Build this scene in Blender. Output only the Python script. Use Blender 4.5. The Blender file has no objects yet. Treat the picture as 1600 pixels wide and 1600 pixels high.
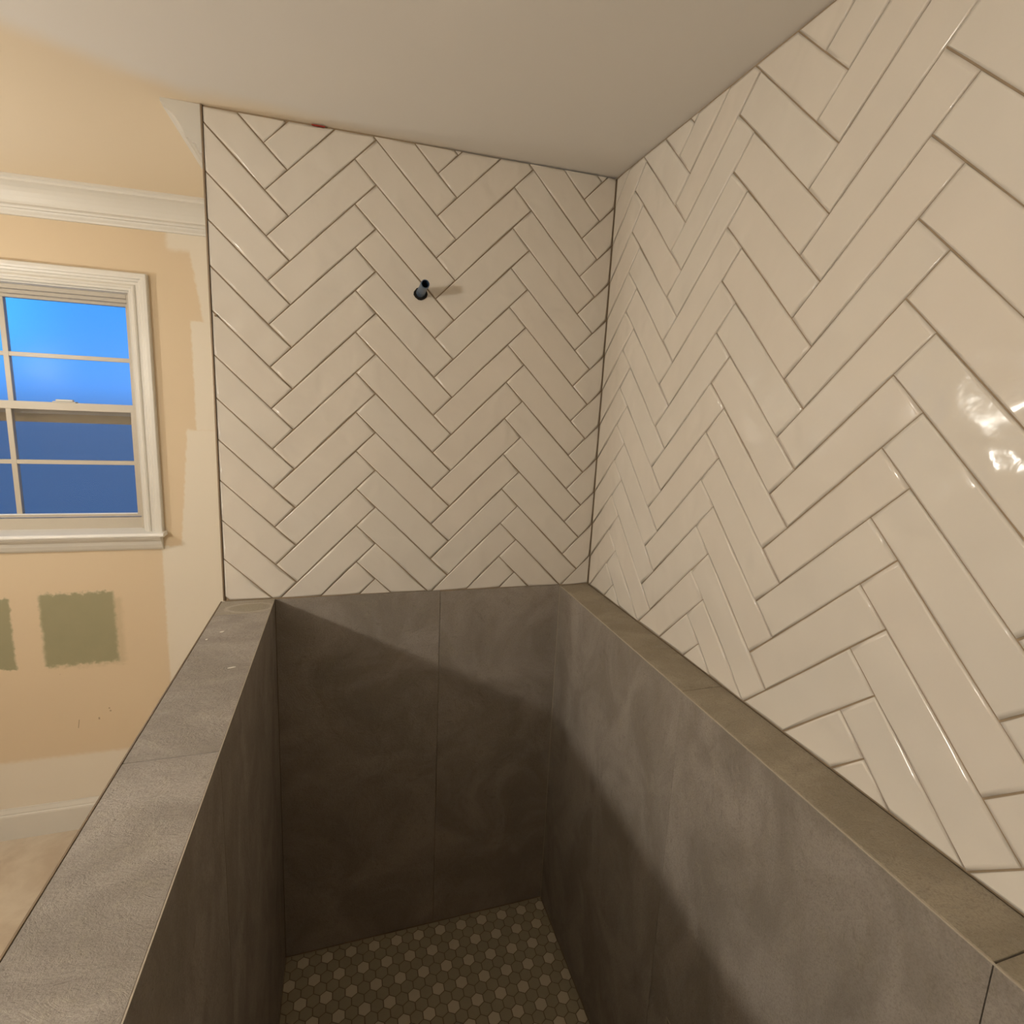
import bpy, bmesh, math, random
from mathutils import Matrix, Vector
random.seed(7)
SC = bpy.context.scene
COL = SC.collection

# ---------------------------------------------------------------- camera, world, exposure
# metric frame: origin = shower corner at cap height, x to the right along the back wall,
# y away from the camera, z up.
cam_d = bpy.data.cameras.new('camera')
cam = bpy.data.objects.new('camera', cam_d); COL.objects.link(cam)
cam_d.sensor_width = 36; cam_d.lens = 852.93/1600*36
cam_d.shift_x = -0.00892; cam_d.shift_y = -0.00935
cam_d.clip_start = 0.01
RX = Vector((0.95272159, -0.30004832, 0.04788081))
RY = Vector((0.0063336, 0.17716018, 0.98416165))
RZ = Vector((-0.30377863, -0.9373288, 0.17068471))
cam.matrix_world = Matrix(((RX.x, RY.x, RZ.x, -0.77766), (RX.y, RY.y, RZ.y, -1.621518),
                           (RX.z, RY.z, RZ.z, 0.577502), (0, 0, 0, 1)))
SC.camera = cam
SC.view_settings.view_transform = 'Standard'
SC.view_settings.look = 'None'
SC.view_settings.gamma = 1
SC.view_settings.use_curve_mapping = False
SC.view_settings.exposure = 0.0

LAMP_STRENGTH = (115.0, 475.0)          # lamp by the window, lamp beside the half wall
LAMP_COLOR = (1.0, 0.955, 0.86)

world = bpy.data.worlds.new('dusk_sky'); SC.world = world
world.use_nodes = True
wn, wl = world.node_tree.nodes, world.node_tree.links
wn.clear()
wout = wn.new('ShaderNodeOutputWorld'); wbg = wn.new('ShaderNodeBackground')
wtc = wn.new('ShaderNodeTexCoord'); wsep = wn.new('ShaderNodeSeparateXYZ')
wl.new(wtc.outputs['Generated'], wsep.inputs[0])
ramp = wn.new('ShaderNodeValToRGB')
mr = wn.new('ShaderNodeMapRange'); mr.inputs[1].default_value = -0.5; mr.inputs[2].default_value = 0.5
wl.new(wsep.outputs['Z'], mr.inputs[0]); wl.new(mr.outputs[0], ramp.inputs[0])
e = ramp.color_ramp.elements
e[0].position = 0.25; e[0].color = (0.085, 0.19, 0.44, 1)
e[1].position = 1.0; e[1].color = (0.06, 0.30, 0.95, 1)
for p_, c_ in ((0.46, (0.10, 0.22, 0.50, 1)), (0.50, (0.10, 0.38, 1.05, 1)), (0.62, (0.07, 0.38, 1.15, 1))):
    k = ramp.color_ramp.elements.new(p_); k.color = c_
glow = wn.new('ShaderNodeMapRange'); glow.interpolation_type = 'SMOOTHSTEP'
glow.inputs[1].default_value = -0.34; glow.inputs[2].default_value = -0.50
wl.new(wsep.outputs['X'], glow.inputs[0])
up = wn.new('ShaderNodeMapRange'); up.interpolation_type = 'SMOOTHSTEP'
up.inputs[1].default_value = 0.0; up.inputs[2].default_value = 0.09
wl.new(wsep.outputs['Z'], up.inputs[0])
gm = wn.new('ShaderNodeMath'); gm.operation = 'MULTIPLY'
wl.new(glow.outputs[0], gm.inputs[0]); wl.new(up.outputs[0], gm.inputs[1])
wm = wn.new('ShaderNodeMix'); wm.data_type = 'RGBA'
wl.new(gm.outputs[0], wm.inputs[0]); wl.new(ramp.outputs[0], wm.inputs[6]); wm.inputs[7].default_value = (0.10, 0.75, 1.25, 1)
wl.new(wm.outputs[2], wbg.inputs['Color']); wbg.inputs['Strength'].default_value = 1.0
wl.new(wbg.outputs[0], wout.inputs[0])

# ---------------------------------------------------------------- material helpers
def new_mat(name):
    m = bpy.data.materials.new(name); m.use_nodes = True
    nt = m.node_tree; b = nt.nodes['Principled BSDF']
    return m, nt, b
def N(nt, t, **kw):
    n = nt.nodes.new(t)
    for k, v in kw.items(): setattr(n, k, v)
    return n
def math_(nt, op, a, b=None):
    n = N(nt, 'ShaderNodeMath', operation=op)
    for i, v in enumerate((a, b)):
        if v is None: continue
        if isinstance(v, (int, float)): n.inputs[i].default_value = v
        else: nt.links.new(v, n.inputs[i])
    return n.outputs[0]
def mix(nt, f, a, b):
    n = N(nt, 'ShaderNodeMix', data_type='RGBA')
    for i, v in ((0, f), (6, a), (7, b)):
        if isinstance(v, (int, float)): n.inputs[i].default_value = v
        elif isinstance(v, tuple): n.inputs[i].default_value = v + (1,) if len(v) == 3 else v
        else: nt.links.new(v, n.inputs[i])
    return n.outputs[2]
def noise(nt, vec, scale, detail=3, rough=0.5, dist=0.0):
    n = N(nt, 'ShaderNodeTexNoise'); n.inputs['Scale'].default_value = scale
    n.inputs['Detail'].default_value = detail; n.inputs['Roughness'].default_value = rough
    n.inputs['Distortion'].default_value = dist
    nt.links.new(vec, n.inputs['Vector']); return n.outputs['Fac']
def sstep(nt, v, a, b):
    n = N(nt, 'ShaderNodeMapRange', interpolation_type='SMOOTHSTEP')
    n.inputs[1].default_value = a; n.inputs[2].default_value = b
    nt.links.new(v, n.inputs[0]); return n.outputs[0]
def bump(nt, b, h, strength, dist):
    n = N(nt, 'ShaderNodeBump'); n.inputs['Strength'].default_value = strength; n.inputs['Distance'].default_value = dist
    nt.links.new(h, n.inputs['Height']); nt.links.new(n.outputs[0], b.inputs['Normal'])
def world_pos(nt): return N(nt, 'ShaderNodeNewGeometry').outputs['Position']
def obj_pos(nt):   # object coordinates shifted by a per-object random amount
    tc = N(nt, 'ShaderNodeTexCoord'); oi = N(nt, 'ShaderNodeObjectInfo')
    s = N(nt, 'ShaderNodeVectorMath', operation='SCALE'); s.inputs['Scale'].default_value = 37.0
    c = N(nt, 'ShaderNodeCombineXYZ')
    for i in range(3): nt.links.new(oi.outputs['Random'], c.inputs[i])
    nt.links.new(c.outputs[0], s.inputs[0])
    a = N(nt, 'ShaderNodeVectorMath', operation='ADD')
    nt.links.new(tc.outputs['Object'], a.inputs[0]); nt.links.new(s.outputs[0], a.inputs[1])
    return a.outputs[0], oi.outputs['Random']

def plain(name, col, rough=0.5, metallic=0.0, nz=0.0, scale=30, bumpy=0.0, spec=0.5):
    m, nt, b = new_mat(name)
    b.inputs['Roughness'].default_value = rough; b.inputs['Metallic'].default_value = metallic
    b.inputs['Specular IOR Level'].default_value = spec
    p = world_pos(nt)
    f = noise(nt, p, scale, 4, 0.6)
    dk = tuple(c*(1-nz) for c in col); lt = tuple(min(1, c*(1+nz)) for c in col)
    nt.links.new(mix(nt, f, dk, lt), b.inputs['Base Color'])
    if bumpy: bump(nt, b, noise(nt, p, scale*6, 3), bumpy, 0.002)
    return m

# glossy handmade white wall tile
def glazed_tile():
    m, nt, b = new_mat('glazed_tile')
    p, rnd = obj_pos(nt)
    f = noise(nt, p, 9, 2, 0.5, 0.4)
    c = mix(nt, f, (0.69, 0.645, 0.575), (0.75, 0.705, 0.635))
    c = mix(nt, math_(nt, 'MULTIPLY', rnd, 0.35), c, (0.74, 0.66, 0.57))
    nt.links.new(c, b.inputs['Base Color'])
    r = N(nt, 'ShaderNodeMapRange'); r.inputs[3].default_value = 0.08; r.inputs[4].default_value = 0.20
    nt.links.new(noise(nt, p, 14, 3), r.inputs[0]); nt.links.new(r.outputs[0], b.inputs['Roughness'])
    big = noise(nt, p, 11, 1, 0.4, 0.6)
    small = noise(nt, p, 55, 2, 0.55, 0.5)
    h = math_(nt, 'ADD', big, math_(nt, 'MULTIPLY', small, 0.04))
    bump(nt, b, h, 0.8, 0.0075)
    return m
# stone-look porcelain
def stone(name, a, c2, c3, warm=0.0):
    m, nt, b = new_mat(name)
    p, rnd = obj_pos(nt)
    w = N(nt, 'ShaderNodeMapping'); w.inputs['Rotation'].default_value = (0.6, 0.35, 0.8); w.inputs['Scale'].default_value = (1, 1.5, 1)
    nt.links.new(p, w.inputs[0])
    big = noise(nt, w.outputs[0], 4.5, 5, 0.6, 0.8)
    med = noise(nt, w.outputs[0], 26, 8, 0.75, 0.7)
    fine = noise(nt, p, 320, 3, 0.7)
    vein = noise(nt, w.outputs[0], 13, 8, 0.75, 2.2)
    c = mix(nt, sstep(nt, big, 0.35, 0.68), a, c2)
    c = mix(nt, math_(nt, 'MULTIPLY', sstep(nt, med, 0.45, 0.75), 0.55), c, c3)
    dk = tuple(x*0.62 for x in a)
    c = mix(nt, math_(nt, 'MULTIPLY', sstep(nt, vein, 0.56, 0.70), 0.45), c, dk)
    c = mix(nt, math_(nt, 'MULTIPLY', sstep(nt, fine, 0.42, 0.7), 0.5), c, tuple(x*0.75 for x in a))
    pit = noise(nt, p, 95, 5, 0.8, 0.6)
    c = mix(nt, math_(nt, 'MULTIPLY', math_(nt, 'MULTIPLY', sstep(nt, pit, 0.54, 0.66), sstep(nt, med, 0.40, 0.60)), 0.50), c, dk)
    nt.links.new(c, b.inputs['Base Color'])
    b.inputs['Roughness'].default_value = 0.62; b.inputs['Specular IOR Level'].default_value = 0.3
    h = math_(nt, 'ADD', math_(nt, 'MULTIPLY', med, 1.0), math_(nt, 'ADD', math_(nt, 'MULTIPLY', vein, 1.2), math_(nt, 'ADD', math_(nt, 'MULTIPLY', fine, 0.35), math_(nt, 'MULTIPLY', pit, -0.2))))
    bump(nt, b, h, 0.8, 0.0042)
    return m, nt, b, c

M = {}
M['tile'] = glazed_tile()
M['grout'] = plain('grout', (0.34, 0.26, 0.175), 0.95, nz=0.15, scale=80, bumpy=0.2, spec=0.1)
M['stone'] = stone('stone_porcelain', (0.275, 0.238, 0.200), (0.395, 0.348, 0.303), (0.365, 0.318, 0.240))[0]
M['stone_lit'] = stone('stone_porcelain_lit', (0.315, 0.278, 0.240), (0.455, 0.410, 0.362), (0.420, 0.375, 0.295))[0]  # same stone as the panels, the cap's lit look put into its colour
M['stone_warm'] = stone('stone_porcelain_warm', (0.330, 0.280, 0.205), (0.445, 0.385, 0.292), (0.390, 0.345, 0.282))[0]
M['stone_joint'] = plain('stone_joint', (0.12, 0.09, 0.065), 0.9, nz=0.1)
M['mitre_joint'] = plain('mitre_joint', (0.44, 0.38, 0.30), 0.8, nz=0.15)
M['trim_metal'] = plain('trim_metal', (0.30, 0.23, 0.16), 0.4, metallic=0.6, nz=0.08)
M['white_trim'] = plain('white_trim', (0.66, 0.635, 0.58), 0.42, nz=0.03, scale=14, bumpy=0.03)
M['vinyl'] = plain('vinyl', (0.50, 0.445, 0.36), 0.4, nz=0.03)
M['sill_paint'] = plain('sill_paint', (0.80, 0.79, 0.76), 0.25, nz=0.05, scale=25, bumpy=0.05)
M['cream_wall'] = plain('cream_wall', (0.50, 0.40, 0.28), 0.8, nz=0.02, scale=4, bumpy=0.03)
M['hex_dark'] = plain('hex_dark', (0.40, 0.345, 0.235), 0.5, nz=0.12, scale=12)
M['hex_light'] = plain('hex_light', (0.66, 0.585, 0.44), 0.5, nz=0.08, scale=12)
M['hex_grout'] = plain('hex_grout', (0.22, 0.18, 0.12), 0.9, nz=0.1)
M['black_pipe'] = plain('black_pipe', (0.075, 0.125, 0.21), 0.35, metallic=0.2, nz=0.3, scale=160, bumpy=0.1)
M['hole_dark'] = plain('hole_dark', (0.01, 0.008, 0.006), 0.9)
M['red_plastic'] = plain('red_plastic', (0.34, 0.035, 0.02), 0.4, nz=0.1)
M['chip_white'] = plain('chip_white', (0.88, 0.84, 0.76), 0.6)
M['brushed_metal'] = plain('brushed_metal', (0.5, 0.45, 0.38), 0.35, metallic=1.0)
M['screen_frame'] = plain('screen_frame', (0.50, 0.38, 0.22), 0.6)

# floor of the bathroom: tan stone
m, nt, b = new_mat('tan_floor')
p = world_pos(nt)
nt.links.new(mix(nt, sstep(nt, noise(nt, p, 3.2, 6, 0.65, 0.7), 0.3, 0.7), (0.50, 0.41, 0.31), (0.64, 0.56, 0.45)), b.inputs['Base Color'])
b.inputs['Roughness'].default_value = 0.6
M['tan_floor'] = m

# frosted panes
m, nt, b = new_mat('frosted_glass')
b.inputs['Base Color'].default_value = (0.95, 0.97, 1, 1); b.inputs['Transmission Weight'].default_value = 1
b.inputs['Roughness'].default_value = 0.26; b.inputs['IOR'].default_value = 1.14
M['glass'] = m
m, nt, b = new_mat('insect_mesh')
tr = N(nt, 'ShaderNodeBsdfTransparent'); mx = N(nt, 'ShaderNodeMixShader'); mx.inputs[0].default_value = 0.22
b.inputs['Base Color'].default_value = (0.05, 0.05, 0.05, 1); b.inputs['Roughness'].default_value = 0.8
nt.links.new(tr.outputs[0], mx.inputs[1]); nt.links.new(b.outputs[0], mx.inputs[2])
nt.links.new(mx.outputs[0], nt.nodes['Material Output'].inputs[0])
M['insect_mesh'] = m
for i_ in range(2):
    m, nt, b = new_mat('lamp_globe')
    b.inputs['Emission Color'].default_value = LAMP_COLOR + (1,); b.inputs['Emission Strength'].default_value = LAMP_STRENGTH[i_]
    b.inputs['Base Color'].default_value = (0.9, 0.85, 0.75, 1)
    M['lamp_globe%d' % i_] = m

# far wall paint: old cream, pale primer patches, two green test swatches, scuffs
def wall_far_paint():
    m, nt, b = new_mat('patched_cream_paint')
    p = world_pos(nt)
    nv = N(nt, 'ShaderNodeTexNoise'); nv.inputs['Scale'].default_value = 55; nv.inputs['Detail'].default_value = 4
    nt.links.new(p, nv.inputs['Vector'])
    sep = N(nt, 'ShaderNodeSeparateXYZ'); nt.links.new(p, sep.inputs[0])
    sn = N(nt, 'ShaderNodeSeparateColor'); nt.links.new(nv.outputs['Color'], sn.inputs[0])
    def wob(axis, ch, amp):
        return math_(nt, 'ADD', sep.outputs[axis], math_(nt, 'MULTIPLY', math_(nt, 'SUBTRACT', sn.outputs[ch], 0.5), amp))
    X, Z = wob('X', 'Red', 0.016), wob('Z', 'Green', 0.016)
    xs, zs = wob('X', 'Green', 0.018), wob('Z', 'Red', 0.045)
    def box(xx, zz, x0, x1, z0, z1, f):
        a = math_(nt, 'MULTIPLY', sstep(nt, xx, x0-f, x0+f), sstep(nt, xx, x1+f, x1-f))
        c = math_(nt, 'MULTIPLY', sstep(nt, zz, z0-f, z0+f), sstep(nt, zz, z1+f, z1-f))
        return math_(nt, 'MULTIPLY', a, c)
    base = mix(nt, noise(nt, p, 3, 3), (0.64, 0.515, 0.355), (0.67, 0.54, 0.375))
    primer = (0.72, 0.66, 0.56)
    # slanted coordinate: the strip's left edge leans
    u = math_(nt, 'ADD', X, math_(nt, 'MULTIPLY', sep.outputs['Z'], 0.14))
    masks = [box(X, Z, -1.40, 0, 1.085, 1.3, 0.012), box(u, Z, -1.175, 0, 0.835, 1.10, 0.006),
             box(X, Z, -1.335, 0, 0.43, 0.84, 0.005), box(math_(nt, 'SUBTRACT', X, math_(nt, 'MULTIPLY', sep.outputs['Z'], 0.09)), Z, -1.406, 0, -0.04, 0.432, 0.005),
             box(X, Z, -1.478, 0, -0.89, -0.03, 0.006), box(X, Z, -9, 0, -1.3, -0.885, 0.012)]
    k = masks[0]
    for q in masks[1:]: k = math_(nt, 'MAXIMUM', k, q)
    c = mix(nt, math_(nt, 'MULTIPLY', k, 0.92), base, primer)
    green = mix(nt, noise(nt, p, 14, 4, 0.6), (0.285, 0.275, 0.165), (0.335, 0.305, 0.185))
    g = math_(nt, 'MAXIMUM', box(xs, zs, -1.893, -1.652, -0.498, -0.207, 0.009), box(xs, zs, -2.24, -1.985, -0.498, -0.215, 0.006))
    halo = box(xs, zs, -1.885, -1.628, -0.508, -0.23, 0.012)
    c = mix(nt, math_(nt, 'MULTIPLY', halo, 0.30), c, (0.35, 0.29, 0.16))
    c = mix(nt, math_(nt, 'MULTIPLY', g, 0.97), c, green)
    # scuffs
    for (x0, z0, x1, z1, w) in ((-1.6935, -0.77, -1.6925, -0.735, 0.0016), (-1.737, -0.742, -1.735, -0.734, 0.003),
                                (-1.700, -0.700, -1.698, -0.696, 0.003), (-1.697, -0.712, -1.694, -0.708, 0.003),
                                (-1.955, -0.360, -1.935, -0.361, 0.0014), (-1.852, -0.535, -1.850, -0.535, 0.002)):
        s = box(math_(nt, 'SUBTRACT', sep.outputs['X'], math_(nt, 'MULTIPLY', sep.outputs['Z'], 0.15)) if x0 == -1.6935 else sep.outputs['X'], sep.outputs['Z'], x0-w/2, x1+w/2, z0, z1+w/2, w*0.5)
        c = mix(nt, math_(nt, 'MULTIPLY', s, 0.7), c, (0.20, 0.14, 0.08))
    nt.links.new(c, b.inputs['Base Color']); b.inputs['Roughness'].default_value = 0.75
    bump(nt, b, noise(nt, p, 120, 3), 0.06, 0.001)
    return m
M['wall_far'] = wall_far_paint()

# ceiling: greyish white over the shower, feathering into warmer cream over the bathroom
m, nt, b = new_mat('ceiling_paint')
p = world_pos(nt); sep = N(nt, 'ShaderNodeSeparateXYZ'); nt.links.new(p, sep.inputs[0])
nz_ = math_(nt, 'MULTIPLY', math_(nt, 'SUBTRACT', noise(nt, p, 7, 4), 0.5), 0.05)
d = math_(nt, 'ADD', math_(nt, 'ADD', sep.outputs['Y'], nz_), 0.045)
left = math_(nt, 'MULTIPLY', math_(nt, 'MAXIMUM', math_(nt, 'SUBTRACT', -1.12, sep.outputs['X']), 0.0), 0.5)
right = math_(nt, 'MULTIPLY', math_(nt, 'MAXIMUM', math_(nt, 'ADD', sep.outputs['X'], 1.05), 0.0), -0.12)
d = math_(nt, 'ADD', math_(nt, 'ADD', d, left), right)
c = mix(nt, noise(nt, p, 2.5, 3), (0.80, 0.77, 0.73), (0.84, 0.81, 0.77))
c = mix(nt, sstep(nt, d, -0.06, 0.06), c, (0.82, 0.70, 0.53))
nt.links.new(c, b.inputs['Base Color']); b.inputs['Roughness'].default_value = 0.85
bump(nt, b, noise(nt, p, 90, 3), 0.08, 0.001)
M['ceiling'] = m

# cap end piece with a dried oval water mark
m, nt, b, c = stone('stone_porcelain_marked', (0.42, 0.375, 0.33), (0.40, 0.35, 0.27), (0.36, 0.315, 0.265))
p = world_pos(nt); mp = N(nt, 'ShaderNodeMapping'); mp.inputs['Location'].default_value = (1.030/0.058, 0.062/0.035, 0)
mp.inputs['Scale'].default_value = (1/0.058, 1/0.035, 0); nt.links.new(p, mp.inputs[0])
ln = N(nt, 'ShaderNodeVectorMath', operation='LENGTH'); nt.links.new(mp.outputs[0], ln.inputs[0])
r_ = math_(nt, 'ADD', ln.outputs['Value'], math_(nt, 'MULTIPLY', math_(nt, 'SUBTRACT', noise(nt, p, 40, 3), 0.5), 0.3))
c = mix(nt, math_(nt, 'MULTIPLY', sstep(nt, r_, 0.95, 0.6), 0.6), c, (0.33, 0.295, 0.21))
ring = math_(nt, 'MULTIPLY', sstep(nt, r_, 0.82, 0.95), sstep(nt, r_, 1.12, 0.99))
c = mix(nt, math_(nt, 'MULTIPLY', ring, 0.5), c, (0.56, 0.51, 0.42))
nt.links.new(c, b.inputs['Base Color'])
M['stone_marked'] = m

# ---------------------------------------------------------------- geometry helpers
def link(name, me, mat, parent=None, smooth=False):
    o = bpy.data.objects.new(name, me); COL.objects.link(o)
    if mat: me.materials.append(M[mat])
    if smooth:
        for f in me.polygons: f.use_smooth = True
    if parent: o.parent = parent
    return o
def pydata(name, verts, faces, mat, parent=None, smooth=False, loc=None, fix=True):
    me = bpy.data.meshes.new(name); me.from_pydata(verts, [], faces)
    if fix:
        bm = bmesh.new(); bm.from_mesh(me); bmesh.ops.recalc_face_normals(bm, faces=bm.faces); bm.to_mesh(me); bm.free()
    me.update()
    o = link(name, me, mat, parent, smooth)
    if loc: o.location = loc
    return o
def box(name, a, c, mat, parent=None, bev=0.0, kind=None):
    """axis aligned box from corner a to corner c, object origin at its centre"""
    a, c = [min(x, y) for x, y in zip(a, c)], [max(x, y) for x, y in zip(a, c)]
    ctr = [(x+y)/2 for x, y in zip(a, c)]; h = [(y-x)/2 for x, y in zip(a, c)]
    bm = bmesh.new(); bmesh.ops.create_cube(bm, size=2)
    for v in bm.verts: v.co = Vector((v.co.x*h[0], v.co.y*h[1], v.co.z*h[2]))
    if bev: bmesh.ops.bevel(bm, geom=list(bm.edges), offset=bev, segments=1, profile=0.5, affect='EDGES')
    me = bpy.data.meshes.new(name); bm.to_mesh(me); bm.free()
    o = link(name, me, mat, parent); o.location = ctr
    if kind: o['kind'] = kind
    return o
def sweep(name, profile, path, mat, parent=None, closed=False, cap=True, kind=None):
    """profile: list of (a,b); path: list of functions? -> here list of frames (origin, A, B): point = origin + a*A + b*B"""
    vs, fs = [], []
    n = len(profile)
    for (o, A, B) in path:
        for (a, b_) in profile: vs.append(tuple(Vector(o) + a*Vector(A) + b_*Vector(B)))
    K = len(path)
    for k in range(K-1 if not closed else K):
        k2 = (k+1) % K
        for i in range(n):
            j = (i+1) % n
            fs.append((k*n+i, k*n+j, k2*n+j, k2*n+i))
    if cap and not closed: fs += [tuple(range(n)), tuple((K-1)*n+i for i in range(n))[::-1]]
    o = pydata(name, vs, fs, mat, parent)
    if kind: o['kind'] = kind
    return o
def struct(o): o['kind'] = 'structure'; return o
def thing(o, label, cat, group=None):
    o['label'] = label; o['category'] = cat
    if group: o['group'] = group
    return o
def empty(name, loc):
    o = bpy.data.objects.new(name, None); COL.objects.link(o); o.location = loc; o.empty_display_size = 0.05; return o
def unparent_offset(child, parent):
    child.matrix_parent_inverse = Matrix.Translation(-Vector(parent.location))

CZ = lambda x: 1.2716 + 0.0145*x          # the ceiling dips slightly to the left
BZ = lambda x: -0.0088*x                  # and the tile base line rises with it
FLOOR = -1.213
YF = 0.800                                 # far (window) wall face
XP = -1.105                                # left face of the shower's back partition
XI, XO = -0.9755, -1.110                   # half wall inner and outer faces
XL, YFR = -2.75, -3.2                      # left wall, front wall of the bathroom
YE = -2.25                                 # end of half wall

# ---------------------------------------------------------------- room shell
def slab(name, quad, mat, kind='structure'):
    """quad: bottom/top face verts of a thick slab: list of 8 verts"""
    f = [(0,1,2,3), (4,7,6,5), (0,4,5,1), (1,5,6,2), (2,6,7,3), (3,7,4,0)]
    o = pydata(name, quad, f, mat); o['kind'] = kind; return o
x0, x1, y0, y1 = XL-0.1, 0.13, YFR-0.1, 1.0
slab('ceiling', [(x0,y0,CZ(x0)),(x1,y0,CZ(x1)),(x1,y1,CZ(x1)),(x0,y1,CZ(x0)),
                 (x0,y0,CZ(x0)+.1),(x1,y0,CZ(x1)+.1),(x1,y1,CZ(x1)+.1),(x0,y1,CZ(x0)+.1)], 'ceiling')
struct(box('floor', (XL-0.1, YFR-0.1, FLOOR-0.1), (0.13, 1.0, FLOOR), 'tan_floor'))
struct(box('wall_left', (XL-0.1, YFR, FLOOR), (XL, YF, 1.30), 'cream_wall'))
struct(box('wall_front', (XL-0.1, YFR-0.1, FLOOR), (0.13, YFR, 1.30), 'cream_wall'))
# right wall: substrate carries the grout
wall_right = struct(box('wall_right', (0.0035, YFR, FLOOR), (0.13, 0.13, 1.285), 'grout'))
box('painted_section', (0.0, YFR, FLOOR), (0.0034, -1.86, 1.24), 'cream_wall', None)
bpy.data.objects['painted_section'].name = 'wall_right_paint'; struct(bpy.data.objects['wall_right_paint'])
# back partition (shower back wall), thick block reaching to the window wall
wall_back = struct(box('wall_back', (XP+0.0015, 0.0035, FLOOR), (0.0035, YF, 1.262), 'grout'))
# far wall with the window opening
WX0, WX1, WZ0, WZ1 = -2.330, -1.528, 0.030, 0.926
wf = pydata('wall_far', [], [], None)
bpy.data.objects.remove(wf)
bm = bmesh.new()
def addbox(bm, a, c):
    r = bmesh.ops.create_cube(bm, size=1)
    for v in r['verts']:
        v.co = Vector([(a[i]+c[i])/2 + v.co[i]*(c[i]-a[i]) for i in range(3)])
for a, c in (((XL-0.1, YF, FLOOR), (WX0, 1.0, 1.30)), ((WX1, YF, FLOOR), (0.0, 1.0, 1.30)),
             ((WX0, YF, FLOOR), (WX1, 1.0, WZ0)), ((WX0, YF, WZ1), (WX1, 1.0, 1.30))): addbox(bm, a, c)
me = bpy.data.meshes.new('wall_far'); bm.to_mesh(me); bm.free()
struct(link('wall_far', me, 'wall_far'))

# ---------------------------------------------------------------- herringbone glazed tiles
U = 0.0544; GAP = 0.0028
def clip(poly, a, b_, c):            # keep a*x+b*y<=c
    out = []
    for i in range(len(poly)):
        p, q = poly[i], poly[(i+1) % len(poly)]
        dp, dq = a*p[0]+b_*p[1]-c, a*q[0]+b_*q[1]-c
        if dp <= 0: out.append(p)
        if dp*dq < 0:
            t = dp/(dp-dq); out.append((p[0]+t*(q[0]-p[0]), p[1]+t*(q[1]-p[1])))
    return out
def area(p): return 0.5*sum(p[i][0]*p[(i+1) % len(p)][1]-p[(i+1) % len(p)][0]*p[i][1] for i in range(len(p)))
def inset(poly, d):
    n = len(poly); out = list(poly)
    for i in range(n):
        p, q = poly[i], poly[(i+1) % n]
        dx, dy = q[0]-p[0], q[1]-p[1]; L = math.hypot(dx, dy)
        if L < 1e-9: continue
        nx, ny = dy/L, -dx/L        # outward normal for ccw
        out = clip(out, nx, ny, nx*p[0]+ny*p[1]-d)
        if len(out) < 3: return []
    res = []
    for p in out:
        if not res or math.hypot(p[0]-res[-1][0], p[1]-res[-1][1]) > 4e-4: res.append(p)
    return res if len(res) > 2 else []
def subdivide(poly, step):
    out = []
    for i in range(len(poly)):
        p, q = poly[i], poly[(i+1) % len(poly)]
        L = math.hypot(q[0]-p[0], q[1]-p[1]); k = max(1, round(L/step))
        for j in range(k):
            t = j/k; out.append((p[0]+t*(q[0]-p[0]), p[1]+t*(q[1]-p[1]), j == 0))
    return out
def tile_piece(poly, O, S, T, Nn, parent, name='tile', holes=None):
    """poly in wall coordinates (s, t); O origin, S/T axes, Nn outward normal"""
    cx = sum(p[0] for p in poly)/len(poly); cy = sum(p[1] for p in poly)/len(poly)
    pts = subdivide(poly, 0.10)
    # gentle wobble of the handmade edges
    outer = []
    for (a, b_, corner) in pts:
        j = 0.0003 if corner else 0.0006
        outer.append((a+random.uniform(-j, j), b_+random.uniform(-j, j)))
    ti, tj = random.uniform(-1, 1)*0.0035, random.uniform(-1, 1)*0.0035   # slight lippage tilt
    lift = random.uniform(-0.0004, 0.0004)
    ins = 0.0048 if abs(area(poly)) > 0.002 else 0.0015
    n = len(outer); V = []
    def P3(a, b_, h): return tuple((a-cx)*Vector(S) + (b_-cy)*Vector(T) + h*Vector(Nn))
    for (a, b_) in outer: V.append(P3(a, b_, -0.0045))
    for (a, b_) in outer: V.append(P3(a, b_, -0.0012 + lift + (a-cx)*ti + (b_-cy)*tj))
    for (a, b_) in outer:
        L = math.hypot(a-cx, b_-cy) or 1; k = 1-ins*1.4/L
        aa, bb = cx+(a-cx)*k, cy+(b_-cy)*k
        # pull in square to the long direction as well
        V.append(P3(aa, bb, lift + (aa-cx)*ti + (bb-cy)*tj))
    F = []
    for i in range(n):
        j = (i+1) % n
        F += [(i, j, n+j, n+i), (n+i, n+j, 2*n+j, 2*n+i)]
    F.append(tuple(2*n+i for i in range(n)))
    o = pydata(name, V, F, 'tile', parent, smooth=True, fix=True)
    o.data.polygons[len(F)-1].use_smooth = False
    loc = Vector(O) + cx*Vector(S) + cy*Vector(T)
    o.location = loc; unparent_offset(o, parent)
    return o
TEMPL = ([(0, 0), (4, 4), (3, 5), (-1, 1)], [(4, 4), (3, 3), (7, -1), (8, 0)])
def herringbone(O, S, T, Nn, s_of, t_of, region, parent, skip=None):
    for k in range(-3, 8):
        for j in range(-30, 30):
            for tp in TEMPL:
                poly = [(s_of(8*k+a), t_of(2*j+b_)) for a, b_ in tp]
                if area(poly) < 0: poly = poly[::-1]
                poly = inset(poly, GAP/2)
                for (a, b_, c) in region:
                    if poly: poly = clip(poly, a, b_, c)
                if len(poly) < 3 or abs(area(poly)) < 4e-5: continue
                poly = inset(poly, 0.00001)
                if len(poly) < 3: continue
                tile_piece(poly, O, S, T, Nn, parent)
PIPE = (-0.578, 0.880)
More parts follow.
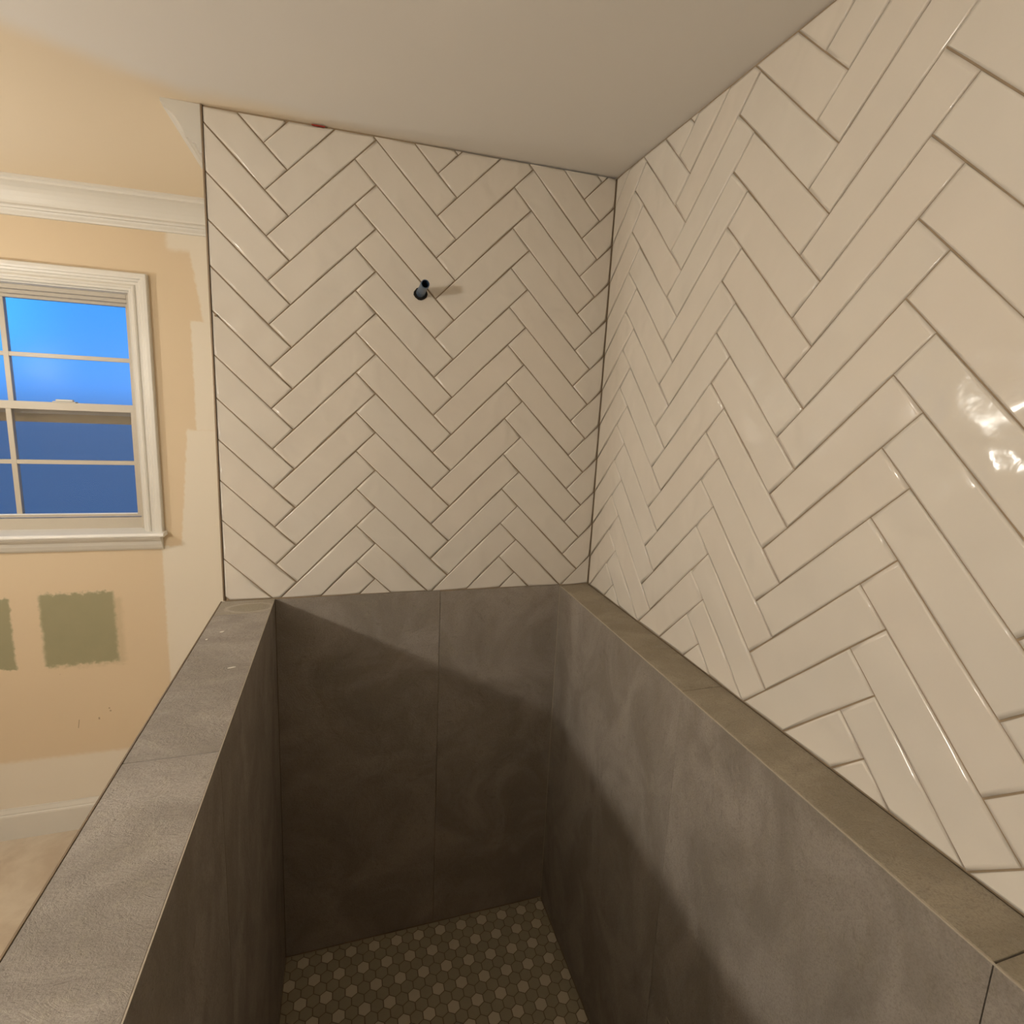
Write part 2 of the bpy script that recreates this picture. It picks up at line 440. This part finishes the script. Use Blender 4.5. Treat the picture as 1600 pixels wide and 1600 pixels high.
# back wall
herringbone((0, 0, 0), (1, 0, 0), (0, 0, 1), (0, -1, 0), lambda n: n*U-0.91612, lambda m_: m_*U+1.14125,
            [(-1, 0, -(XP+0.0035)), (1, 0, -0.0014), (-0.0145, 1, 1.2716-0.0045), (-0.0088, -1, -0.002)], wall_back)
# right wall (s grows towards the camera)
herringbone((0, 0, 0), (0, -1, 0), (0, 0, 1), (-1, 0, 0), lambda n: n*U-0.04398, lambda m_: m_*U+0.59860,
            [(-1, 0, -0.0016), (1, 0, 1.85), (0, 1, 1.2716-0.0045), (0, -1, -0.0025)], wall_right)
# edge profiles
t1 = box('edge_trim', (XP-0.002, -0.0022, BZ(XP)), (XP+0.0022, 0.012, CZ(XP)), 'trim_metal', wall_back, 0.0006)
unparent_offset(t1, wall_back)
side = box('side_plaster', (XP, 0.012, FLOOR), (XP+0.0014, YF, 1.262), 'white_trim', wall_back); unparent_offset(side, wall_back)

# ---------------------------------------------------------------- stone-look lower panels
def panel(parent, a, c, mat='stone', name='panel', bev=0.0007):
    o = box(name, a, c, mat, parent, bev); unparent_offset(o, parent); return o
G = 0.0006
# back wall panels, joint at x=-0.502
panel(wall_back, (XI+0.0005, -0.0006, -1.205), (-0.502-G, 0.0034, BZ(-0.75)-0.001))
panel(wall_back, (-0.502+G, -0.0006, -1.205), (-0.1030, 0.0034, BZ(-0.3)-0.001))
# ledge (furred-out lower right wall)
NY0, NY1, NZ0, NZ1 = -1.13, -0.780, -1.06, -0.755     # shower niche
bm = bmesh.new()
XG = -0.1016
for a, c in (((XG+0.004, NY1, FLOOR), (0.0034, 0.0034, -0.003)), ((XG+0.004, YE, FLOOR), (0.0034, NY0, -0.003)),
             ((XG+0.004, NY0, NZ1), (0.0034, NY1, -0.003)), ((XG+0.004, NY0, FLOOR), (0.0034, NY1, NZ0))): addbox(bm, a, c)
me = bpy.data.meshes.new('wall_ledge'); bm.to_mesh(me); bm.free()
ledge = struct(link('wall_ledge', me, 'stone_joint'))
ys = [-0.0010, -0.7062, -1.3036, -1.9020, YE]
for i in range(4):
    ya, yb = ys[i]-G, ys[i+1]+G
    if i == 0: ya = -0.0015
    panel(ledge, (XG+0.0015, yb+0.0005, -0.0040), (-0.0010, ya-0.0005, 0.0), 'stone_warm', 'cap_tile')
    if i != 1: panel(ledge, (XG, yb, -1.205), (XG+0.0039, ya, -0.0022))
    else:   # this panel is cut around the niche
        bm = bmesh.new()
        for a, c in (((XG, yb, NZ1), (XG+0.0039, ya, -0.0022)), ((XG, NY1, -1.205), (XG+0.0039, ya, NZ1)),
                     ((XG, yb, -1.205), (XG+0.0039, NY0, NZ1)), ((XG, NY0, -1.205), (XG+0.0039, NY1, NZ0))): addbox(bm, a, c)
        me = bpy.data.meshes.new('panel'); bm.to_mesh(me); bm.free(); link('panel', me, 'stone', ledge)
# mitred nose line of the ledge and the corner caulk line
mj = box('mitre_joint', (XG-0.0003, YE, -0.0026), (XG+0.0018, -0.002, -0.0006), 'mitre_joint', ledge); unparent_offset(mj, ledge)
ck = box('corner_joint', (XG-0.0016, -0.0024, -1.205), (XG+0.0002, -0.0006, -0.003), 'mitre_joint', wall_back); unparent_offset(ck, wall_back)
ck = box('corner_joint', (XI-0.0002, -0.0022, -1.205), (XI+0.0014, -0.0006, 0.0), 'stone_joint', wall_back); unparent_offset(ck, wall_back)
# niche liner
nb = [(-0.012, NY0, NZ0, XG+0.004, NY1, NZ1)]
panel(ledge, (-0.012, NY0, NZ0), (-0.009, NY1, NZ1), 'stone', 'niche_back')
for (a, c) in (((XG+.001, NY0, NZ1-0.003), (-.012, NY1, NZ1)), ((XG+.001, NY0, NZ0), (-.012, NY1, NZ0+0.003)),
               ((XG+.001, NY1-0.003, NZ0+.003), (-.012, NY1, NZ1-.003)), ((XG+.001, NY0, NZ0+.003), (-.012, NY0+0.003, NZ1-.003))):
    panel(ledge, a, c, 'stone', 'niche_side')
for (a, c) in (((XG-0.0012, NY0-0.004, NZ1), (XG+0.0002, NY1+0.004, NZ1+0.004)), ((XG-0.0012, NY0-0.004, NZ0-0.004), (XG+0.0002, NY1+0.004, NZ0)),
               ((XG-0.0012, NY1, NZ0), (XG+0.0002, NY1+0.004, NZ1)), ((XG-0.0012, NY0-0.004, NZ0), (XG+0.0002, NY0, NZ1))):
    panel(ledge, a, c, 'mitre_joint', 'niche_trim', 0.0)

# half wall
ZC = 0.0085
half = struct(box('wall_half', (XO+0.004, YE, FLOOR), (XI-0.004, 0.0034, ZC-0.004), 'stone_joint'))
ys = [-0.0010, -0.1045, -0.7200, -1.3300, -1.9400, YE]
for i in range(5):
    ya, yb = ys[i]-(G if i else 0.0006), ys[i+1]+G
    panel(half, (XO, yb+0.0007, ZC-0.004), (XI-0.0012, ya-(0.0007 if i else 0), ZC), 'stone_marked' if i == 0 else 'stone_lit', 'cap_tile')
    panel(half, (XI-0.0039, yb, -1.205), (XI, ya, ZC-0.0018))
op = panel(half, (XO, YE, FLOOR), (XO+0.0038, 0.003, ZC-0.005), 'cream_wall', 'outer_plaster', 0)
mj = box('mitre_joint', (XI-0.0016, YE, ZC-0.0022), (XI+0.0003, -0.002, ZC-0.0004), 'mitre_joint', half); unparent_offset(mj, half)  # pale joint strip, highlight of the mitred edge put into its colour
et = box('edge_trim', (XO-0.0035, YE, ZC-0.010), (XO-0.0004, -0.0008, ZC+0.0008), 'trim_metal', half, 0.0006); unparent_offset(et, half)

# loose chips left on the cap
def chip(x, y, lx, ly, rot, label):
    bm = bmesh.new(); bmesh.ops.create_icosphere(bm, subdivisions=1, radius=1)
    for v in bm.verts:
        k = random.uniform(0.75, 1.2); v.co = Vector((v.co.x*lx*k, v.co.y*ly*k, v.co.z*0.0011))
    me = bpy.data.meshes.new('plaster_chip'); bm.to_mesh(me); bm.free()
    o = link('plaster_chip', me, 'chip_white'); o.location = (x, y, ZC+0.0009); o.rotation_euler.z = rot
    thing(o, label, 'chip', 'plaster chips on the half wall cap')
chip(-1.0678, -0.2218, 0.0055, 0.0030, 0.5, 'oval white plaster chip on grey half wall cap, between the other two chips')
chip(-1.0923, -0.2619, 0.0028, 0.0026, 0.0, 'tiniest round white plaster crumb near outer edge of the grey cap')
chip(-1.0117, -0.4217, 0.0095, 0.0020, 0.25, 'long thin white plaster sliver nearest the camera on the grey cap')

# ---------------------------------------------------------------- hexagon mosaic shower floor
FS = -1.210
shower_floor = struct(box('floor_shower', (XI, YE, FLOOR+0.0001), (XG+0.003, 0.0, FS-0.0010), 'hex_grout'))
R3 = math.sqrt(3); PX = 0.0367; PY = PX*R3/2; HR = (PX-0.0030)/R3
hexes = []
for r in range(-4, 75):
    y = -0.0955 - 0.0318 - r*PY + 2*PY - 0.0
    for q in range(-2, 30):
        x = -0.1505 - q*PX + (0 if r % 2 else PX/2)
        poly = [(x+HR*math.sin(math.pi/3*k), y+HR*math.cos(math.pi/3*k)) for k in range(6)]
        if area(poly) < 0: poly = poly[::-1]
        pc = clip(clip(clip(clip(poly, 1, 0, XG-0.002), -1, 0, -(XI+0.002)), 0, 1, -0.002), 0, -1, -(YE+0.002))
        if len(pc) < 3 or abs(area(pc)) < 6e-5: continue
        # every second stone of every second row is pale
        if r % 2 == 1:
            light = False
            rr = (r-1)//2
            light = (q + rr) % 2 == 0
        else: light = False
        hexes.append((y, x, pc, light, len(pc) == 6 and abs(area(pc)-abs(area(poly))) < 1e-7))
def hexmesh(pc, cx, cy):
    V, F = [], []; n = len(pc)
    for z in (-0.0012, 0.0): V += [(a-cx, b_-cy, z) for a, b_ in pc]
    V += [((a-cx)*0.93, (b_-cy)*0.93, 0.0009) for a, b_ in pc]
    for i in range(n):
        j = (i+1) % n; F += [(i, j, n+j, n+i), (n+i, n+j, 2*n+j, 2*n+i)]
    F.append(tuple(2*n+i for i in range(n)))
    return V, F
hexes.sort(key=lambda h: -h[0])
shared = {}; cnt = 0; rest = {True: ([], []), False: ([], [])}
for (y, x, pc, light, full) in hexes:
    if y > -0.47 and cnt < 300:
        cnt += 1
        mat = 'hex_light' if light else 'hex_dark'
        if full and mat in shared:
            o = bpy.data.objects.new('tile', shared[mat]); COL.objects.link(o); o.parent = shower_floor
        else:
            V, F = hexmesh(pc, x, y)
            o = pydata('tile', V, F, mat, shower_floor)
            if full: shared[mat] = o.data
        o.location = (x, y, FS); unparent_offset(o, shower_floor)
    else:
        V, F = hexmesh(pc, x, y); bV, bF = rest[light]; k = len(bV)
        bV += [(a+x, b_+y, c+FS) for a, b_, c in V]; bF += [tuple(i+k for i in f) for f in F]
me = bpy.data.meshes.new('mosaic')
V = rest[False][0] + rest[True][0]; off = len(rest[False][0])
me.from_pydata(V, [], rest[False][1] + [tuple(i+off for i in f) for f in rest[True][1]])
me.materials.append(M['hex_dark']); me.materials.append(M['hex_light'])
for i, f in enumerate(me.polygons): f.material_index = 0 if i < len(rest[False][1]) else 1
o = bpy.data.objects.new('mosaic', me); COL.objects.link(o); o.parent = shower_floor; unparent_offset(o, shower_floor); o['kind'] = 'stuff'

# ---------------------------------------------------------------- crown mouldings and baseboard
CROWN = [(0, 0), (0.085, 0), (0.0855, 0.008), (0.081, 0.012), (0.080, 0.019), (0.070, 0.024), (0.060, 0.032), (0.051, 0.043),
         (0.043, 0.056), (0.037, 0.070), (0.036, 0.077), (0.029, 0.078), (0.024, 0.081), (0.022, 0.087), (0.015, 0.088), (0.013, 0.094), (0.008, 0.101), (0.007, 0.107), (0, 0.108)]
def crown(name, p0, p1, out0, out1):
    path = [((p0[0], p0[1], CZ(p0[0])-0.0006), out0, (0, 0, -1)), ((p1[0], p1[1], CZ(p1[0])-0.0006), out1, (0, 0, -1))]
    return struct(sweep(name, CROWN, path, 'white_trim'))
crown('trim_1', (XP-0.0004, 0.0006), (XP-0.0004, YF-0.0005), (-1, 0, 0), (-1, -1, 0))       # along the partition, cut end showing
crown('trim_2', (XP-0.0004, YF-0.0005), (XL+0.0005, YF-0.0005), (-1, -1, 0), (1, -1, 0))    # window wall, mitred both ends
BASE = [(0, 0), (0.014, 0), (0.014, 0.098), (0.0125, 0.104), (0.0095, 0.107), (0.0095, 0.112), (0.007, 0.118), (0.0045, 0.124), (0.003, 0.130), (0, 0.130)]
struct(sweep('baseboard_far', BASE, [((XP-0.0004, YF-0.0003, FLOOR+.0002), (0, -1, 0), (0, 0, 1)), ((XL+.0004, YF-0.0003, FLOOR+.0002), (0, -1, 0), (0, 0, 1))], 'white_trim'))

# ---------------------------------------------------------------- window
win = empty('window_1', ((WX0+WX1)/2, YF, WZ0)); struct(win)
def wpart(o): unparent_offset(o, win); return o
CAS = [(0, 0), (0, 0.009), (0.003, 0.012), (0.009, 0.012), (0.011, 0.016), (0.016, 0.018), (0.021, 0.016), (0.023, 0.0115), (0.031, 0.0115),
       (0.034, 0.0165), (0.041, 0.0185), (0.043, 0.0225), (0.050, 0.0245), (0.060, 0.0245), (0.063, 0.021), (0.063, 0)]
ZS = 0.034
cw = [((WX1+0.001, YF, ZS), (1, 0, 0), (0, -1, 0)), ((WX1+0.001, YF, WZ1-0.001), (1, 0, 1), (0, -1, 0)),
      ((WX0-0.001, YF, WZ1-0.001), (-1, 0, 1), (0, -1, 0)), ((WX0-0.001, YF, ZS), (-1, 0, 0), (0, -1, 0))]
for i in range(3): wpart(sweep('casing', CAS, [cw[i], cw[i+1]], 'white_trim', win))
# stool with rounded nose and horns, and moulded apron
ST = [(0, 0), (0.047, 0), (0.052, -0.003), (0.054, -0.008), (0.052, -0.013), (0.047, -0.016), (0, -0.016)]
wpart(sweep('stool', ST, [((WX0-0.08, YF, ZS), (0, -1, 0), (0, 0, 1)), ((WX1+0.073, YF, ZS), (0, -1, 0), (0, 0, 1))], 'sill_paint', win))
wpart(box('stool_board', (WX0+0.0005, YF, ZS-0.014), (WX1-0.0005, 0.872, ZS), 'sill_paint', win))
AP = [(0, 0), (0.040, 0), (0.040, -0.006), (0.034, -0.014), (0.026, -0.020), (0.022, -0.034), (0.014, -0.050), (0.006, -0.058), (0, -0.058)]
wpart(sweep('apron', AP, [((WX0-0.062, YF, ZS-0.016), (0, -1, 0), (0, 0, 1)), ((WX1+0.058, YF, ZS-0.016), (0, -1, 0), (0, 0, 1))], 'white_trim', win))
# vinyl frame: stepped jambs and head
FX0, FX1, FZ1 = WX0+0.0005, WX1-0.0005, WZ1-0.0005
def fr(name, a, c, mat='vinyl', bev=0.0015, parent=None): 
    o = box(name, a, c, mat, parent or win, bev); 
    o.matrix_parent_inverse = Matrix.Translation(-Vector(win.location)) if parent is None else o.matrix_parent_inverse
    return o
# painted wood jamb extension around the opening, then the vinyl frame
fr('jamb', (FX1-0.004, YF, ZS), (FX1, 0.85, FZ1), 'white_trim'); fr('jamb', (FX0, YF, ZS), (FX0+0.004, 0.85, FZ1), 'white_trim')
fr('head_jamb', (FX0, YF, FZ1-0.006), (FX1, 0.85, FZ1), 'white_trim')
fr('frame_side', (FX1-0.026, 0.850, ZS), (FX1, 0.985, FZ1)); fr('frame_side', (FX0, 0.850, ZS), (FX0+0.026, 0.985, FZ1))
fr('frame_head', (FX0+0.026, 0.850, FZ1-0.020), (FX1-0.026, 0.880, FZ1)); fr('frame_head_step', (FX0+0.026, 0.880, FZ1-0.032), (FX1-0.026, 0.985, FZ1))
fr('frame_sill', (FX0, 0.8725, ZS-0.012), (FX1, 0.985, 0.060))
fr('frame_sill_lip', (FX0+0.005, 0.860, ZS-0.004), (FX1-0.005, 0.880, 0.076))
def sash(name, yc, z0, z1, xr, stile, top, bot, ycg, mz, mx_c):
    """one sash as a part, with its rails, muntins and panes as sub-parts"""
    xl = 2*XC - xr
    bm = bmesh.new(); y0, y1 = yc-0.014, yc+0.014
    for a, c in (((xl, y0, z0), (xl+stile, y1, z1)), ((xr-stile, y0, z0), (xr, y1, z1)),
                 ((xl+stile, y0, z1-top), (xr-stile, y1, z1)), ((xl+stile, y0, z0), (xr-stile, y1, z0+bot))): addbox(bm, a, c)
    me = bpy.data.meshes.new(name); bm.to_mesh(me); bm.free()
    s = link(name, me, 'vinyl', win); unparent_offset(s, win)
    def sub(nm, a, c, mt, bev=0.001):
        o = box(nm, a, c, mt, s, bev); unparent_offset(o, win); o.matrix_parent_inverse = Matrix.Identity(4)
        return o
    gx0, gx1, gz0, gz1 = xl+stile, xr-stile, z0+bot, z1-top
    mw = 0.0085
    sub('muntin', (mx_c-mw, yc-0.010, gz0), (mx_c+mw, yc+0.010, gz1), 'vinyl')
    sub('muntin', (gx0, yc-0.009, mz-mw*0.95), (gx1, yc+0.009, mz+mw*0.95), 'vinyl')
    for (a, c) in ((gx0, mx_c-mw), (mx_c+mw, gx1)):
        for (e0, e1) in ((gz0, mz-mw), (mz+mw, gz1)):
            sub('pane', (a-0.001, yc-0.0020, e0-0.001), (c+0.001, yc+0.0020, e1+0.001), 'glass', 0)
    # thin glazing bead along the bottom
    sub('glazing_bead', (gx0, yc-0.016, gz0), (gx1, yc-0.004, gz0+0.004), 'sill_paint')
    return s
XC = -1.953
sash('upper_sash', 0.925, 0.470, FZ1-0.032, FX1-0.027, 0.022, 0.010, 0.040, 0.925, 0.684, XC-0.012)
sash('lower_sash', 0.884, 0.079, 0.514, FX1-0.012, 0.032, 0.028, 0.009, 0.880, 0.290, XC-0.004)
# sash lock on the meeting rail
lk = box('sash_lock', (-1.819, 0.866, 0.514), (-1.746, 0.890, 0.519), 'white_trim', win, 0.002); wpart(lk)
lk2 = box('lock_lever', (-1.806, 0.860, 0.519), (-1.752, 0.876, 0.526), 'white_trim', win, 0.002); wpart(lk2)
# exterior insect screen in its own dark frame behind the lower sash
wpart(box('screen_mesh', (FX0+0.03, 0.968, 0.065), (FX1-0.03, 0.969, 0.480), 'insect_mesh', win))
wpart(box('screen_rail', (FX0+0.03, 0.960, 0.435), (FX1-0.03, 0.975, 0.470), 'screen_frame', win))

# ---------------------------------------------------------------- pipe stub in the back wall
pe = empty('pipe_stub', (PIPE[0], -0.001, PIPE[1]))
thing(pe, 'dark open-ended shower supply pipe sticking out of the herringbone tiled back wall', 'pipe')
def tube(name, R, r, y0, y1, mat, parent, seg=28, drop=0.0):
    V, F = [], []
    for (rad, y) in ((R, y0), (R, y1+0.0012), (R-0.0006, y1), (r, y1), (r, y0)):
        for k in range(seg):
            a = 2*math.pi*k/seg
            V.append((rad*math.cos(a), y, rad*math.sin(a) + (0.006*(-(y)/0.10))))
    n = seg
    for q in range(4):
        for k in range(n): F.append((q*n+k, q*n+(k+1) % n, (q+1)*n+(k+1) % n, (q+1)*n+k))
    o = pydata(name, V, F, mat, parent, smooth=False)
    return o
tube('pipe', 0.0115, 0.0095, -0.0005, -0.098, 'black_pipe', pe)
tube('coupling', 0.0123, 0.0113, -0.0005, -0.030, 'black_pipe', pe)
# ragged black cut-out around the pipe
V = [(0, -0.0012, -0.004)]; cut = [(0.0195, -0.002), (0.017, 0.008), (0.010, 0.013), (0, 0.0145), (-0.011, 0.012), (-0.0185, 0.002), (-0.0195, -0.006), (-0.015, -0.013), (-0.006, -0.019), (0.002, -0.0195), (0.011, -0.015), (0.017, -0.010)]
V += [(a, -0.0012, b_) for a, b_ in cut] + [(a, 0.0, b_) for a, b_ in cut]
n = len(cut); F = [(0, 1+i, 1+(i+1) % n) for i in range(n)] + [(1+i, 1+(i+1) % n, 1+n+(i+1) % n, 1+n+i) for i in range(n)]
pydata('wall_opening', V, F, 'hole_dark', pe)
# plug deep in the pipe so its bore reads black
bm = bmesh.new(); bmesh.ops.create_circle(bm, cap_ends=True, radius=0.0095, segments=20, matrix=Matrix.Translation((0, -0.02, 0.0012)) @ Matrix.Rotation(math.pi/2, 4, 'X'))
me = bpy.data.meshes.new('bore'); bm.to_mesh(me); bm.free(); link('bore', me, 'hole_dark', pe)

# red plastic spacer left in the ceiling joint
V = [(-0.016, -0.004, -0.0016), (0.016, -0.004, -0.0010), (0.016, -0.004, 0.0020), (-0.016, -0.004, 0.0014), (-0.013, 0.002, -0.001), (0.013, 0.002, -0.0005), (0.013, 0.002, 0.0015), (-0.013, 0.002, 0.001)]
o = pydata('tile_spacer', V, [(0,1,2,3), (4,5,6,7), (0,1,5,4), (1,2,6,5), (2,3,7,6), (3,0,4,7)], 'red_plastic')
o.location = (-0.8407, 0, CZ(-0.84)-0.0040)
thing(o, 'small red plastic tile spacer wedged in the joint below the ceiling', 'spacer')
# crumb of mortar on the left edge of the tiling
bm = bmesh.new(); bmesh.ops.create_icosphere(bm, subdivisions=1, radius=0.0035)
for v in bm.verts: v.co *= random.uniform(0.6, 1.2)
me = bpy.data.meshes.new('mortar_lump'); bm.to_mesh(me); bm.free()
o = link('mortar_lump', me, 'grout'); o.location = (-1.093, -0.0012, 0.772)
thing(o, 'tiny dried mortar lump in a tile joint at the left edge of the tiled wall', 'lump')

# ---------------------------------------------------------------- lamps of the bathroom (outside the frame, left)
def pendant(x, y, z, label, gm):
    zc = CZ(x)
    e_ = empty('pendant_lamp', (x, y, zc)); thing(e_, label, 'lamp', 'pendant lamps left of the half wall')
    def lathe(name, prof, mat):
        V, F = [], []; seg = 24
        for (r, h) in prof:
            for k_ in range(seg):
                a = 2*math.pi*k_/seg; V.append((r*math.cos(a), r*math.sin(a), h-(zc-z)))
        for q in range(len(prof)-1):
            for k_ in range(seg): F.append((q*seg+k_, q*seg+(k_+1) % seg, (q+1)*seg+(k_+1) % seg, (q+1)*seg+k_))
        F += [tuple(range(seg)), tuple((len(prof)-1)*seg+i for i in range(seg))]
        return pydata(name, V, F, mat, e_, smooth=True)
    top = zc-z
    lathe('canopy', [(0.05, top-0.0015), (0.05, top-0.010), (0.03, top-0.022), (0.006, top-0.026)], 'brushed_metal')
    lathe('cord', [(0.003, top-0.024), (0.003, 0.095)], 'hole_dark')
    lathe('socket', [(0.006, 0.10), (0.018, 0.092), (0.022, 0.060), (0.020, 0.050)], 'brushed_metal')
    lathe('globe', [(0.02, 0.050)] + [(0.052*math.sin(math.pi*t/12), 0.052*math.cos(math.pi*t/12)) for t in range(2, 12)] + [(0.004, -0.052)], gm)
pendant(-2.20, 0.12, 0.66, 'globe pendant lamp hanging nearer the window wall', 'lamp_globe0')
pendant(-2.20, -1.60, 0.66, 'globe pendant lamp hanging farther from the window wall', 'lamp_globe1')
